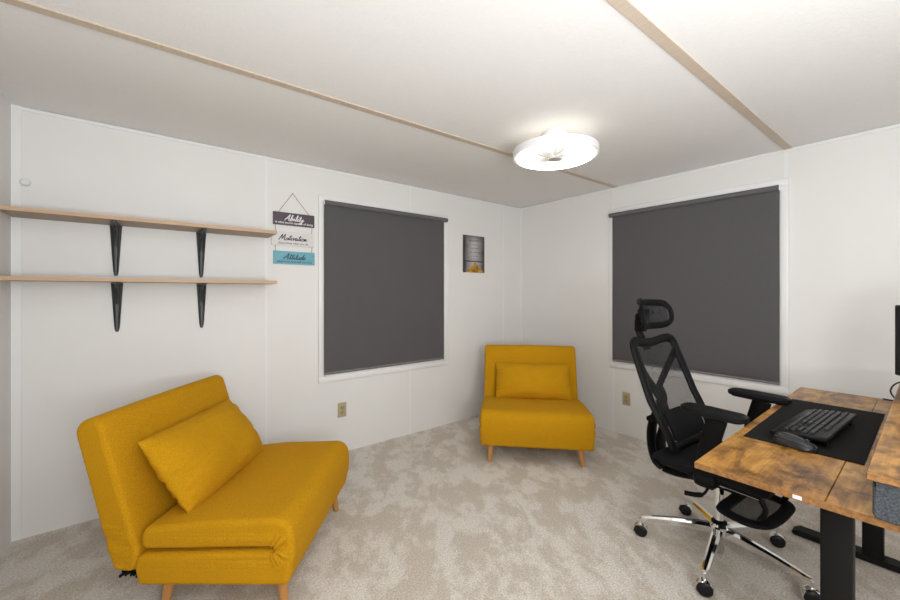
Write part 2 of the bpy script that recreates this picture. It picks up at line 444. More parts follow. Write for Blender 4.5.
# ------------------------------------------------------------------ wall outlets
def outlet(loc, rz, lab):
    t = thing('wall_outlet', lab, 'outlet', loc, rz, 'beige wall outlets')
    bm = new(); box(bm, (0, -.003, 0), (.072, .006, .116), .003, 3); obj('cover_plate', bm, M['beige'], t)
    for s in (-1, 1):
        bm = new(); box(bm, (0, -.007, s*.0195), (.034, .003, .028), .0014, 2); k = obj('socket', bm, M['beige2'], t)
        bm = new()
        for sx in (-1, 1): box(bm, (sx*.0065, -.0087, s*.0195+.003), (.0028, .001, .009))
        tube(bm, [(0, -.0082, s*.0195-.008), (0, -.0092, s*.0195-.008)], .0026, 10); obj('slots', bm, M['slot'], k)
    bm = new(); tube(bm, [(0, -.0055, 0), (0, -.0072, 0)], .0035, 12); obj('screw', bm, M['beige2'], t)
outlet((-2.157, 0, .344), 0, 'beige electrical outlet below the back wall window')
outlet((0, -1.241, .330), -PI/2, 'beige electrical outlet on the right wall beside the office chair')
# round wall sensor
bm = new(); lathe(bm, [(0, .022), (.012, .022), (.019, .017), (.021, .006), (.021, 0), (0, 0)], seg=32)
bmesh.ops.rotate(bm, verts=bm.verts[:], cent=(0, 0, 0), matrix=Matrix.Rotation(PI/2, 3, 'X'))
o = obj('wall_sensor', bm, M['white_plastic']); o.location = (-3.890, 0, 1.866)
tag(o, 'small round white sensor high on the wall above the shelves', 'sensor')

# ------------------------------------------------------------------ shelves
SX0, SX1, SD = XL+.003, -2.712, .25
def shelf(zb, lab):
    t = thing('wall_shelf', lab, 'shelf', ((SX0+SX1)/2, -SD/2, zb), 0, 'oak wall shelves')
    L_ = SX1-SX0
    bm = new(); box(bm, (0, .001, .0105), (L_-.002, SD-.006, .020), .001, 1); obj('board', bm, M['shelf'], t)
    bm = new(); box(bm, (0, -SD/2+.001, .0105), (L_, .0025, .0202)); box(bm, (L_/2, 0, .0105), (.0025, SD, .0202)); obj('edge_band', bm, M['shelf_edge'], t)
Z_UP, Z_LO = 1.677, 1.346
shelf(Z_UP, 'upper light oak wall shelf above its twin')
shelf(Z_LO, 'lower light oak wall shelf below its twin')
def bracket(x, zb, lab, hgt):
    t = thing('shelf_bracket', lab, 'shelf bracket', (x, 0, zb), 0, 'black shelf brackets')
    # wall arm: pressed-steel tapered channel
    bm = new()
    n = 14; prev = None; rings = []
    for i in range(n+1):
        q = i/n; z = -.001-hgt*q; w = .0275*(1-q)+.0105*q
        if i == n: w *= .6
        if i == n-1: w *= .97
        pr = [(-w, -.001), (-w, -.008), (-w*.55, -.011), (-w*.35, -.019), (w*.35, -.019), (w*.55, -.011), (w, -.008), (w, -.001)]
        rings.append([bm.verts.new((a, b, z)) for a, b in pr])
    for i in range(n):
        for k in range(8): bm.faces.new((rings[i][k], rings[i][(k+1) % 8], rings[i+1][(k+1) % 8], rings[i+1][k]))
    bm.faces.new(rings[0]); bm.faces.new(list(reversed(rings[-1])))
    obj('wall_arm', bm, M['bracket'], t)
    bm = new(); rings = []
    dep = .205
    for i in range(n+1):
        q = i/n; y = -.001-dep*q; w = .0275*(1-q)+.0115*q
        if i == n: w *= .6
        pr = [(-w, -.001), (-w, -.006), (-w*.5, -.008), (-w*.3, -.013), (w*.3, -.013), (w*.5, -.008), (w, -.006), (w, -.001)]
        rings.append([bm.verts.new((a, y, b)) for a, b in pr])
    for i in range(n):
        for k in range(8): bm.faces.new((rings[i][k], rings[i][(k+1) % 8], rings[i+1][(k+1) % 8], rings[i+1][k]))
    bm.faces.new(rings[0]); bm.faces.new(list(reversed(rings[-1])))
    obj('shelf_arm', bm, M['bracket'], t)
    bm = new()   # curved gusset in the corner
    pts = catmull([(0, -.014, -.125), (0, -.026, -.07), (0, -.045, -.035), (0, -.085, -.012)], 6)
    tube(bm, pts, .007, 10); obj('gusset', bm, M['bracket'], t)
bracket(-3.531, Z_UP, 'black bracket under the upper shelf, left one', .29)
bracket(-3.113, Z_UP, 'black bracket under the upper shelf, right one', .29)
bracket(-3.526, Z_LO, 'black bracket under the lower shelf, left one', .285)
bracket(-3.111, Z_LO, 'black bracket under the lower shelf, right one', .285)

# ------------------------------------------------------------------ hanging sign
GL = {
 'A': ([[(0, 0), (.45, .9), (.85, 1.9), (1.0, 2.15), (1.05, 1.2), (1.15, .15), (1.4, .05)], [(.1, .65), (.6, .85), (1.3, .8)]], 1.45),
 'M': ([[(0, 0), (.3, 1.2), (.55, 2.1), (.65, 1.0), (.78, .5), (1.1, 1.4), (1.32, 2.1), (1.38, 1.0), (1.5, .1), (1.75, .1)]], 1.8),
 'b': ([[(0, .1), (.3, 1.0), (.42, 1.95), (.28, 2.1), (.2, 1.4), (.2, .15), (.5, 0), (.75, .45), (.55, .9), (.35, .7), (.6, .6), (.95, .7)]], .95),
 'i': ([[(0, .15), (.2, .95), (.22, .2), (.5, .1)], [(.3, 1.4), (.34, 1.5)]], .5),
 'l': ([[(0, .1), (.35, 1.2), (.4, 2.0), (.25, 2.05), (.2, .3), (.5, .1)]], .5),
 't': ([[(0, .1), (.28, 1.0), (.34, 1.9), (.26, .3), (.55, .1)], [(-.05, 1.3), (.3, 1.38), (.65, 1.36)]], .55),
 'y': ([[(0, .9), (.12, .25), (.42, .2), (.62, .9), (.58, 0), (.38, -.9), (.1, -.8), (.5, 0), (1.0, .4)]], .9),
 'o': ([[(.35, .95), (.08, .6), (.18, .08), (.5, .12), (.6, .6), (.38, .95), (.5, .75), (.8, .8)]], .78),
 'v': ([[(0, .8), (.14, .9), (.3, .05), (.58, .9), (.8, .8)]], .78),
 'a': ([[(.55, .85), (.2, .9), (.05, .3), (.28, .02), (.55, .8), (.55, .18), (.82, .1)]], .8),
 'n': ([[(0, .05), (.1, .9), (.13, .1), (.4, .9), (.5, .2), (.75, .1)]], .75),
 'u': ([[(0, .9), (.08, .2), (.38, .12), (.5, .9), (.52, .18), (.75, .1)]], .75),
 'd': ([[(.5, .8), (.15, .85), (.05, .2), (.32, .05), (.58, 1.0), (.72, 2.0), (.6, .3), (.85, .1)]], .85),
 'e': ([[(0, .3), (.35, .6), (.33, .92), (.1, .7), (.1, .18), (.4, .02), (.7, .3)]], .65),
}
def script_word(bm, word, cx, z, xh, y, rad, tw):
    nat = sum(GL[c][1] for c in word)*xh; wid = nat; kx = tw/nat
    x = cx-wid/2
    for c in word:
        for st in GL[c][0]:
            pts = [Vector((x+(a+.28*b)*xh-.12*xh, y, z+b*xh)) for a, b in st]
            tube(bm, catmull(pts, 5) if len(pts) > 2 else pts, rad, 6, ref=(0, 1, 0), r2=rad)
        x += GL[c][1]*xh
    for v in bm.verts: v.co.y = y+(v.co.y-y)*.3; v.co.x = cx+(v.co.x-cx)*kx
def text_bm(body, size, cx, z, y, width=None, shear=0., bold=0.):
    cu = bpy.data.curves.new('t', 'FONT'); cu.body = body; cu.size = size; cu.align_x = 'CENTER'; cu.shear = shear; cu.offset = bold; cu.extrude = .0003
    o = bpy.data.objects.new('t', cu); C.objects.link(o)
    dg = bpy.context.evaluated_depsgraph_get(); dg.update()
    me = bpy.data.meshes.new_from_object(o.evaluated_get(dg))
    bm = new(); bm.from_mesh(me)
    bpy.data.objects.remove(o); bpy.data.curves.remove(cu); bpy.data.meshes.remove(me)
    xs = [v.co.x for v in bm.verts]; w = max(xs)-min(xs); k = (width/w) if width else 1
    for v in bm.verts: v.co = Vector((cx+v.co.x*k, y-v.co.z, z+v.co.y))
    return bm
sign = thing('hanging_sign', 'three-plank hanging wall sign in purple, white and teal', 'sign', (-2.530, 0, 1.497))
def plank(cx, z0, z1, m, word, wm, line, lm, w=.296, lw=.26, tilt=0., tw=.15):
    bm = new(); box(bm, (0, 0, 0), (w, .009, z1-z0), .0015, 2)
    p = obj('plank', bm, m, sign); p.location = (cx, -.0085, (z0+z1)/2-1.497); p.rotation_euler = (0, tilt, 0)
    h = z1-z0
    bm = new(); script_word(bm, word, 0, -.012, .0205, -.0052, .0027, tw); obj('script_lettering', bm, wm, p)
    bm = text_bm(line, .023, 0, -h/2+.012, -.005, lw, .15, .0003); obj('small_lettering', bm, lm, p, False)
plank(.0, 1.782, 1.875, M['sign_purple'], 'Ability', M['ink_white'], "is what you're capable of doing", M['ink_white'], lw=.27, tw=.135)
plank(-.008, 1.632, 1.735, M['sign_white'], 'Motivation', M['ink_dark'], 'determines what you do', M['ink_brown'], lw=.215, w=.302, tw=.200)
plank(.002, 1.496, 1.591, M['sign_teal'], 'Attitude', M['ink_navy'], 'determines how well you do it', M['ink_navy'], lw=.25, tw=.160)
ap = (-.010, -.006, 2.022-1.497)
for sx in (-1, 1):
    bm = new(); tube(bm, [ap, (sx*.112, -.006, 1.872-1.497)], .0015, 6); obj('twine', bm, M['twine'], sign)
    for (a, b_) in ((1.784, 1.732), (1.634, 1.588)):
        bm = new(); tube(bm, [(sx*.132, -.006, a-1.497), (sx*.130, -.006, b_-1.497)], .0016, 6); obj('twine', bm, M['twine'], sign)
bm = new(); tube(bm, [(-.010, 0, .527), (-.010, -.012, .527)], .003, 10); obj('nail', bm, M['steel'], sign)

# ------------------------------------------------------------------ poster
pw, ph = .292, .380
pst = thing('wall_poster', 'small motivational poster of a golden road beside the window', 'poster', (-.735, 0, 1.684))
bm = new(); box(bm, (0, -.005, 0), (pw, .009, ph), .001, 1); obj('print', bm, M['poster'], pst, False)
rng = random.Random(3)
for li, (z, x0, x1, hh) in enumerate(((.137, -.072, .085, .022), (.098, -.035, .04, .010), (.058, -.045, .055, .015), (.018, -.06, .075, .015), (-.020, -.028, .045, .014), (-.052, -.055, .06, .012))):
    x = x0; bm = new()
    while x < x1:
        w = rng.uniform(.006, .011)
        if rng.random() < .14: x += .008; continue
        hgt = hh*rng.uniform(.65, 1)
        box(bm, (x+w*.3, -.0099, z), (.0022, .0006, hgt)); box(bm, (x+w*.6, -.0099, z+rng.choice((-1, 0, 1))*hgt*.38), (w*.7, .0006, .0022))
        x += w
    obj('lettering_line', bm, M['ink_dark'], pst, False)

# ------------------------------------------------------------------ ceiling fan light
lamp = thing('ceiling_light', 'round white flush ceiling fan light with bright glowing ring', 'ceiling light', (-1.430, -1.520, H))
bm = new(); lathe(bm, [(0, 0), (.078, 0), (.080, -.008), (.080, -.024), (.074, -.030), (.060, -.036), (.060, -.089), (0, -.089)], seg=48); obj('canopy', bm, M['lampwhite'], lamp)
bm = new(); lathe(bm, [(.229, -.098), (.250, -.098), (.254, -.103), (.254, -.138), (.250, -.143), (.229, -.143)], seg=96, closed=True); obj('rim', bm, M['lampwhite'], lamp)
bm = new(); lathe(bm, [(.168, -.140), (.230, -.140), (.230, -.147), (.222, -.151), (.172, -.151), (.168, -.147)], seg=96, closed=True); obj('ring_diffuser', bm, M['lampglow'], lamp)
bm = new(); lathe(bm, [(.0, -.120), (.165, -.120), (.165, -.124), (.0, -.124)], seg=64); obj('inner_diffuser', bm, M['lampin'], lamp)
bm = new(); lathe(bm, [(.085, -.090), (.229, -.098), (.229, -.102), (.085, -.098)], seg=64, closed=True); obj('upper_diffuser', bm, M['lampup'], lamp)
bm = new()
for rr in (.167,):
    tube(bm, [(rr*math.cos(2*PI*k/64), rr*math.sin(2*PI*k/64), -.150) for k in range(64)], .0022, 6, closed=True)
for k in range(24):
    a = 2*PI*k/24
    p = [(rr*math.cos(a+tw), rr*math.sin(a+tw), z) for rr, tw, z in ((.04, 0, -.152), (.10, .1, -.153), (.166, .16, -.150))]
    tube(bm, catmull(p, 4), .0011, 5)
obj('grille', bm, M['lampgrille'], lamp)
for k in range(5):
    a = 2*PI*k/5+.3; bm = new()
    P = []
    for (rr, w) in ((.04, .02), (.09, .035), (.14, .04), (.155, .025)):
        P.append((rr, w))
    top = [Vector((rr*math.cos(a)-w*math.sin(a), rr*math.sin(a)+w*math.cos(a), -.128-.004)) for rr, w in P]
    bot = [Vector((rr*math.cos(a)+w*math.sin(a), rr*math.sin(a)-w*math.cos(a), -.128-.012)) for rr, w in P]
    vt = [bm.verts.new(v) for v in top]; vb = [bm.verts.new(v) for v in bot]
    for i in range(3): bm.faces.new((vt[i], vt[i+1], vb[i+1], vb[i]))
    bmesh.ops.solidify(bm, geom=bm.faces[:], thickness=.002)
    obj('fan_blade', bm, M['lampwhite'], lamp)
bm = new(); lathe(bm, [(0, -.125), (.040, -.125), (.042, -.150), (.038, -.158), (0, -.160)], seg=40); obj('hub', bm, M['lampgrey'], lamp)

# ------------------------------------------------------------------ mustard chairs
def rounded_poly(pts, seg=6):
    """pts: (y, z, radius) -> polyline with round corners"""
    out = []; n = len(pts)
    for i in range(n):
        p0 = Vector(pts[i-1][:2]); p = Vector(pts[i][:2]); p1 = Vector(pts[(i+1) % n][:2]); r = pts[i][2]
        d0 = (p0-p).normalized(); d1 = (p1-p).normalized()
        ang = d0.angle(d1); t = r/math.tan(ang/2); t = min(t, (p0-p).length*.49, (p1-p).length*.49)
        r = t*math.tan(ang/2)
        c = p+(d0+d1).normalized()*(r/math.sin(ang/2))
        a = p+d0*t; b = p+d1*t
        a0 = math.atan2(a.y-c.y, a.x-c.x); a1 = math.atan2(b.y-c.y, b.x-c.x); da = a1-a0
        while da > PI: da -= 2*PI
        while da < -PI: da += 2*PI
        for k in range(seg+1): out.append(Vector((c.x+r*math.cos(a0+da*k/seg), c.y+r*math.sin(a0+da*k/seg))))
    return out
def resample(P, step):
    out = []; n = len(P)
    for i in range(n):
        a, b = P[i], P[(i+1) % n]; L_ = (b-a).length
        k = max(1, int(L_/step))
        for j in range(k): out.append(a.lerp(b, j/k))
    return out
def upholster(bm, poly, W, r, crown=0., ushear=None, ncol=14, nr=5):
    """extrude a closed (y,z) outline across width W with softly rounded ends"""
    if not bm.faces.layers.int.get('cap'): bm.faces.layers.int.new('cap')
    n = len(poly)
    area = sum(poly[i].x*poly[(i+1) % n].y-poly[(i+1) % n].x*poly[i].y for i in range(n))
    sg = 1 if area > 0 else -1
    nor = []
    for i in range(n):
        t = (poly[(i+1) % n]-poly[i-1]).normalized(); nor.append(Vector((t.y, -t.x))*sg)   # outward
    rows = []
    for k in range(nr+1):
        a = PI/2*k/nr; rows.append((-W/2+r*(1-math.sin(a)), r*(1-math.cos(a))))
    for k in range(1, ncol): rows.append((-W/2+r+(W-2*r)*k/ncol, 0))
    for k in range(nr, -1, -1):
        a = PI/2*k/nr; rows.append((W/2-r*(1-math.sin(a)), r*(1-math.cos(a))))
    # rows carry (x, inset): at a=0 x is the end and inset... rebuild properly
    rows = []
    for k in range(nr+1):
        a = PI/2*k/nr; rows.append((-W/2+r*(1-math.sin(a)), r*(1-math.cos(PI/2-a)) if False else r*(1-math.sin(a)) ))
    rows = [(-W/2+r-r*math.cos(PI/2*k/nr), r-r*math.sin(PI/2*k/nr)) for k in range(nr+1)]
    rows += [(-W/2+r+(W-2*r)*k/ncol, 0) for k in range(1, ncol)]
    rows += [(W/2-r+r*math.cos(PI/2*k/nr), r-r*math.sin(PI/2*k/nr)) for k in range(nr, -1, -1)]
    rings = []
    for (x, ins) in rows:
        cr = crown*(1-(2*x/W)**2)
        rings.append([bm.verts.new((x, p.x+nn.x*(cr-ins), p.y+nn.y*(cr-ins))) for p, nn in zip(poly, nor)])
    for A, B in zip(rings, rings[1:]):
        for k in range(n): bm.faces.new((A[k], A[(k+1) % n], B[(k+1) % n], B[k]))
    for rg_, rev in ((rings[0], False), (rings[-1], True)):
        for tri in tessellate_polygon([[Vector((v.co.y, v.co.z, 0)) for v in rg_]]):
            try: bm.faces.new([rg_[i] for i in (tri if not rev else tri[::-1])])[bm.faces.layers.int.get('cap') or bm.faces.layers.int.new('cap')] = 1
            except ValueError: pass
def pillow_bm(w, h, th, seed=0, nx=110, ny=70):
    bm = new(); rg = random.Random(seed); ph = [rg.uniform(0, 6) for _ in range(8)]
    cre = []
    for sd in (-1, 1):
        for k in range(7):
            t0 = -.88+1.76*k/6+rg.uniform(-.1, .1); cre.append((sd, t0, rg.uniform(-.25, .25)-.25*t0, rg.uniform(.10, .26), rg.uniform(.4, 1.)*(1 if sd < 0 else .3)))
    def surf(s, t, side):
        u = (1-abs(s)**3.2); v = (1-abs(t)**2.6)
        z = th/2*(max(u, 0)**.55)*(max(v, 0)**.6)
        x = s*w/2*(1-.02*(1-t*t)) ; y = t*h/2*(1-.02*(1-s*s))
        edge = max(0, abs(s)-.55)/.45
        z *= 1+.05*edge*math.sin(7*t*PI/2+ph[0])
        for sd, t0, sl, ln, am in cre:
            q = (1-s*sd)                       # distance in from that end
            if 0 <= q < 2.4*ln:
                d = t-(t0+sl*q); z -= .013*am*math.exp(-(d/.055)**2)*math.exp(-(q/ln)**2)*min(1, q/.02)*(1 if z > .004 else .3)
        z = max(z, .0005)
        z += .004*math.sin(5*s+3*t+ph[2])*u*v+.003*math.sin(-6*s+7*t+ph[3])*u*v
        x += .0015*edge*math.sin(17*t+ph[4])
        return Vector((x, y, z*side))
    grids = {}
    for side in (1, -1):
        g = []
        for j in range(ny+1):
            row = []
            for i in range(nx+1):
                s = math.sin(PI/2*(2*i/nx-1)); t = math.sin(PI/2*(2*j/ny-1))
                if side == -1 and (i in (0, nx) or j in (0, ny)): row.append(grids[1][j][i])
                else: row.append(bm.verts.new(surf(s, t, side)))
            g.append(row)
        grids[side] = g
        for j in range(ny):
            for i in range(nx):
                q = (g[j][i], g[j][i+1], g[j+1][i+1], g[j+1][i])
                bm.faces.new(q if side == 1 else tuple(reversed(q)))
    return bm
W_ = .832
def make_chair(loc, rz, lab):
    t = thing('slipper_chair', lab, 'armchair', loc, rz, 'mustard slipper chairs')
    # folded seat: base and pad joined by the front fold, a slit between them at the back and sides
    prof = [(-.054, .127, .030), (-.080, .258, .30), (-.066, .396, .090), (.30, .380, .30), (.532, .354, .040), (.532, .268, .030),
            (.006, .280, .006), (.006, .267, .006), (.572, .250, .05), (.545, .125, .02)]
    bm = new(); upholster(bm, resample(rounded_poly(prof), .012), W_, .022, 0)
    for v in bm.verts:
        # gathered fabric at the fold ends
        x, y, z = v.co; e = max(0, (abs(x)-W_/2+.07)/.07)
        d = math.hypot(y-.0, (z-.275))
        if e > 0 and d < .1:
            a = math.atan2(z-.275, y); v.co.x += (1 if x > 0 else -1)*.009*e*math.sin(8*a)*(1-d/.1)*(1 if y < .0 else .3)
        if z > .33 and y > -.04: v.co.z += .0025*math.sin(11*x+3*y)*math.sin(9*y+1)
    seat = obj('seat', bm, M['mustard'], t, angle=60)
    # gathered tucks around the fold on each side
    for sx in (-1, 1):
        bm = new()
        for (y1, z1, y0, z0, rr) in ((-.050, .335, -.002, .284, .014), (-.024, .345, .012, .288, .011), (-.040, .200, .002, .264, .014), (-.066, .235, -.008, .272, .012), (-.010, .190, .014, .260, .010)):
            X = sx*(W_/2-.004)
            pts = catmull([(X-sx*.012, y1, z1), (X, (y1*.6+y0*.4), (z1*.6+z0*.4)), (X+sx*.004, y0, z0)], 5)
            n = len(pts); tube(bm, pts, [rr*(.3+.7*math.sin(PI*(i+.8)/(n+.6))) for i in range(n)], 8)
        obj('fold_tuck', bm, M['mustard'], seat)
    # reclined backrest
    prof = [(.560, .175, .028), (.646, .192, .035), (.805, .765, .055), (.700, .800, .045), (.538, .250, .08)]
    bm = new(); upholster(bm, resample(rounded_poly(prof), .016), W_, .020, .004)
    for v in bm.verts:
        x, y, z = v.co
        if z < .36: v.co.x += .003*math.sin(60*z+40*y)*(1 if abs(x) > .38 else 0)
    back = obj('backrest', bm, M['mustard'], t, angle=60)
    for sx in (-1, 1):   # piped seam down the backrest side
        bm = new()
        pts = [(sx*(W_/2-.010), .700-.0*1+(.548-.700)*q, .775+(.27-.775)*q) for q in [i/12 for i in range(13)]]
        tube(bm, [(p[0], p[1]+.024, p[2]) for p in pts], .0035, 6); obj('seam', bm, M['mustard'], back)
    bm = new()
    for sx in (-1, 1):
        tube(bm, [(sx*.30, .53, .20), (sx*.30, .60, .20), (sx*.30, .66, .215)], .012, 8)
        for k in range(7): box(bm, (sx*(.405-.01), .557+.011*k, .165-.003*abs(k-3)+.004*(k % 2)), (.016, .008, .012), .002, 1)
    box(bm, (0, .60, .160), (.76, .075, .018), .004, 1)
    obj('hinge', bm, M['black'], t)
    for (x, y, dx, dy) in ((-.340, .0, -.006, -.010), (.330, .0, .009, -.012), (-.340, .468, -.006, .010), (.330, .462, .009, .012)):
        bm = new(); tube(bm, [(x+dx*1.3, y+dy*1.3, 0), (x+dx, y+dy, .02), (x-dx*.3, y-dy*.3, .135)], [.0155, .0165, .0245], 20); obj('leg', bm, M['beech'], t)
    return t
O1, A1 = (-2.7390, -1.0250, 0), math.radians(51.2)
O2, A2 = (-1.0868, -1.0953, 0), math.radians(-46.2)
make_chair(O1, A1, 'large mustard slipper chair at lower left, seen from its side, with splayed wooden legs')
make_chair(O2, A2, 'mustard slipper chair standing in the far corner, facing the viewer')
def pillow(O, A, cx, cy, cz, rx, roll, lab, seed, W, h, yaw):
    bm = pillow_bm(W, h, .185, seed)
    o = obj('lumbar_pillow', bm, M['mustard_p'], angle=80)
    o.matrix_world = Matrix.Translation(Vector(O)) @ Matrix.Rotation(A, 4, 'Z') @ Matrix.Translation((cx, cy, cz)) @ Matrix.Rotation(math.radians(yaw), 4, 'Z') @ Matrix.Rotation(rx, 4, 'X') @ Matrix.Rotation(roll, 4, 'Z')
    return tag(o, lab, 'pillow', 'mustard lumbar pillows')
pillow(O1, A1, 0.004, .506, .510, math.radians(55), math.radians(-1), 'mustard lumbar pillow on the large chair at lower left', 1, .692, .375, 2.8)
pillow(O2, A2, .018, .525, .500, math.radians(60), 0, 'mustard lumbar pillow on the chair in the far corner', 5, .655, .33, 0)

# ------------------------------------------------------------------ office chair (local front = -Y)
CH = thing('office_chair', 'black mesh ergonomic office chair with headrest and chrome star base', 'office chair', (-1.185, -2.307, 0), math.radians(-5))
def yedge(z):
    T_ = [(.44, .085), (.514, .108), (.57, .124), (.658, .170), (.739, .216), (.88, .270), (1.015, .318), (1.1, .34)]
    for (a, b), (c, d) in zip(T_, T_[1:]):
        if z <= c: q = (z-a)/(c-a); return b+(d-b)*q
    return T_[-1][1]
def hw(z):
    T_ = [(.44, .19), (.52, .200), (.64, .218), (.75, .222), (.88, .216), (1.015, .205), (1.1, .2)]
    for (a, b), (c, d) in zip(T_, T_[1:]):
        if z <= c: q = (z-a)/(c-a); return b+(d-b)*q
    return T_[-1][1]
def yb(x, z): return yedge(z)+.040*(1-(x/.23)**2)
# mesh cloth of the back
bm = new(); nx, nz = 24, 40; g = []
for j in range(nz+1):
    z = .525+(1.005-.525)*j/nz
    g.append([bm.verts.new((hw(z)*(2*i/nx-1), yb(hw(z)*(2*i/nx-1), z), z-(.012*(1-(2*i/nx-1)**2) if j == nz else 0))) for i in range(nx+1)])
for j in range(nz):
    for i in range(nx): bm.faces.new((g[j][i], g[j][i+1], g[j+1][i+1], g[j+1][i]))
obj('backrest_mesh', bm, M['meshcloth'], CH)
# outer frame loop
out = []
for k in range(16): z = .53+(.985-.53)*k/15; out.append((hw(z), z))
out += [(.200, 1.008), (.175, 1.022), (.12, 1.018), (.05, 1.006), (0, 1.003), (-.05, 1.006), (-.12, 1.018), (-.175, 1.022), (-.200, 1.008)]
for k in range(15, -1, -1): z = .53+(.985-.53)*k/15; out.append((-hw(z), z))
out += [(-.19, .522), (-.15, .513), (-.07, .510), (.07, .510), (.15, .513), (.19, .522)]
bm = new(); P = catmull([(x, yb(x, z), z) for x, z in out], 3, True)
tube(bm, P, .016, 12, closed=True, ref=(0, 1, 0), r2=.025); obj('backrest_frame', bm, M['black'], CH)
# Y support
for sx in (-1, 1):
    bm = new(); P = catmull([(sx*x, yb(x, z)+dy, z) for x, z, dy in ((.200, .955, .000), (.158, .895, .016), (.088, .815, .036), (.020, .748, .048), (0, .70, .050))], 5)
    tube(bm, P, .011, 12, ref=(0, 1, 0), r2=.029); obj('back_support_arm', bm, M['black'], CH)
bm = new(); P = catmull([(0, .298, .76), (0, .275, .69), (0, .315, .60), (0, .335, .52), (0, .330, .42), (0, .298, .345), (0, .22, .325), (0, .10, .345), (0, .02, .36)], 5)
tube(bm, P, .018, 12, ref=(0, 1, .3), r2=.042); obj('spine', bm, M['black'], CH)
bm = new(); P = catmull([(0, .285, .70), (0, .265, .63), (0, .262, .58), (0, .285, .48), (0, .275, .40), (0, .235, .345)], 5)
tube(bm, P, .012, 12, ref=(0, 1, .0), r2=.050); obj('inner_spine', bm, M['black'], CH)
bm = new(); tube(bm, [(-.062, .315, .592), (.062, .315, .592)], .017, 16); obj('lumbar_knob', bm, M['black'], CH)
# lumbar pad
bm = new(); nx, nz = 20, 8
for side in (0, 1):
    pass
rows = []
for j in range(nz+1):
    q = j/nz; z = .548+.125*q; row = []
    for i in range(nx+1):
        x = (.155-.02*abs(2*q-1)**3)*(2*i/nx-1)
        zz = z-.018*(1-(x/.155)**2)*(1-q)+.0
        row.append((x, yb(x, zz)-.012-.010*math.sin(PI*q), zz))
    rows.append(row)
vv = [[bm.verts.new(p) for p in r] for r in rows]
for j in range(nz):
    for i in range(nx): bm.faces.new((vv[j][i], vv[j][i+1], vv[j+1][i+1], vv[j+1][i]))
bmesh.ops.recalc_face_normals(bm, faces=bm.faces[:])
bmesh.ops.solidify(bm, geom=bm.faces[:], thickness=.014); obj('lumbar_pad', bm, M['blackfab'], CH)
# headrest
HZ = .006
def yh(x): return .300+.075*(1-(x/.15)**2)
hr = [(.115, 1.222), (.142, 1.20), (.148, 1.16), (.138, 1.118), (.10, 1.096), (0, 1.092), (-.10, 1.096), (-.128, 1.112), (-.138, 1.16), (-.148, 1.20), (-.172, 1.232), (-.12, 1.232), (0, 1.226)]
tilt = lambda z: .06*((z-1.16)/.08)*.3
bm = new(); tube(bm, catmull([(x, yh(x)+tilt(z), z+HZ) for x, z in hr], 4, True), .010, 10, closed=True, ref=(0, 1, 0), r2=.019); hrf = obj('headrest_frame', bm, M['black'], CH)
bm = new(); nx, nz = 20, 10; g = []
for j in range(nz+1):
    z = 1.101+.130*j/nz; w = .14-.02*(1-j/nz)**2-.02*(j/nz)**4
    g.append([bm.verts.new((w*(2*i/nx-1), yh(w*(2*i/nx-1))+tilt(z), z)) for i in range(nx+1)])
for j in range(nz):
    for i in range(nx): bm.faces.new((g[j][i], g[j][i+1], g[j+1][i+1], g[j+1][i]))
obj('headrest_mesh', bm, mat_mesh('headrest_mesh_cloth', (.008, .008, .009), .86), CH)
bm = new(); tube(bm, catmull([(0, .362, .96), (0, .390, 1.02), (0, .408, 1.06), (0, .412, 1.10)], 4), .017, 12, ref=(0, 1, 0), r2=.027); obj('headrest_post', bm, M['black'], CH)
bm = new(); box(bm, (0, .400, 1.100), (.085, .034, .075), .010, 3); tube(bm, catmull([(-.03, .40, 1.13), (-.055, .392, 1.155), (-.07, .362, 1.175)], 4), .009, 8); tube(bm, catmull([(.03, .40, 1.13), (.055, .392, 1.155), (.07, .362, 1.175)], 4), .009, 8)
box(bm, (0, .382, 1.16), (.11, .018, .07), .008, 3); obj('headrest_joint', bm, M['black'], CH)
# seat
bm = new()
prof = rounded_poly([(-.265, .452, .02), (-.272, .482, .02), (-.2, .492, .1), (.12, .480, .1), (.205, .488, .02), (.205, .455, .015)])
upholster(bm, resample(prof, .02), .49, .024, .0); obj('seat', bm, M['blackfab'], CH, angle=60)
bm = new(); box(bm, (0, -.03, .446), (.45, .42, .022), .010, 3); obj('seat_pan', bm, M['black'], CH)
bm = new(); box(bm, (0, .0, .396), (.17, .24, .080), .018, 3); obj('tilt_mechanism', bm, M['black'], CH)
# arms
for sx in (-1, 1):
    X = sx*.252
    bm = new()
    P = catmull([(X, -.040, .425), (X, -.042, .50), (X, -.062, .62), (X, -.092, .738)], 5)
    tube(bm, P, .040, 16, ref=(0, 1, 0), r2=.019); a = obj('arm_post', bm, M['black'], CH)
    bm = new(); box(bm, (X-sx*.002, -.045, .452), (.055, .095, .055), .022, 4); box(bm, (sx*.155, -.045, .425), (.20, .06, .018), .006, 2); obj('arm_bracket', bm, M['black'], a)
    bm = new()
    P = rounded_poly([(-.038, -.205, .03), (.038, -.205, .03), (.045, -.05, .2), (.036, .055, .033), (-.036, .055, .033), (-.045, -.05, .2)])
    n = len(P)
    for (s0, z0, s1, z1) in ((.86, .742, 1., .752), (1., .752, 1., .768), (1., .768, .90, .776)):
        A = [bm.verts.new((X+p.x*s0, -.075+(p.y+.075)*s0, z0)) for p in P]; B = [bm.verts.new((X+p.x*s1, -.075+(p.y+.075)*s1, z1)) for p in P]
        for i in range(n): bm.faces.new((A[i], A[(i+1) % n], B[(i+1) % n], B[i]))
        if z0 == .742: bm.faces.new(list(reversed(A)))
        if z1 == .776: bm.faces.new(B)
    bmesh.ops.remove_doubles(bm, verts=bm.verts[:], dist=1e-5)
    obj('arm_pad', bm, M['armpad'], CH)
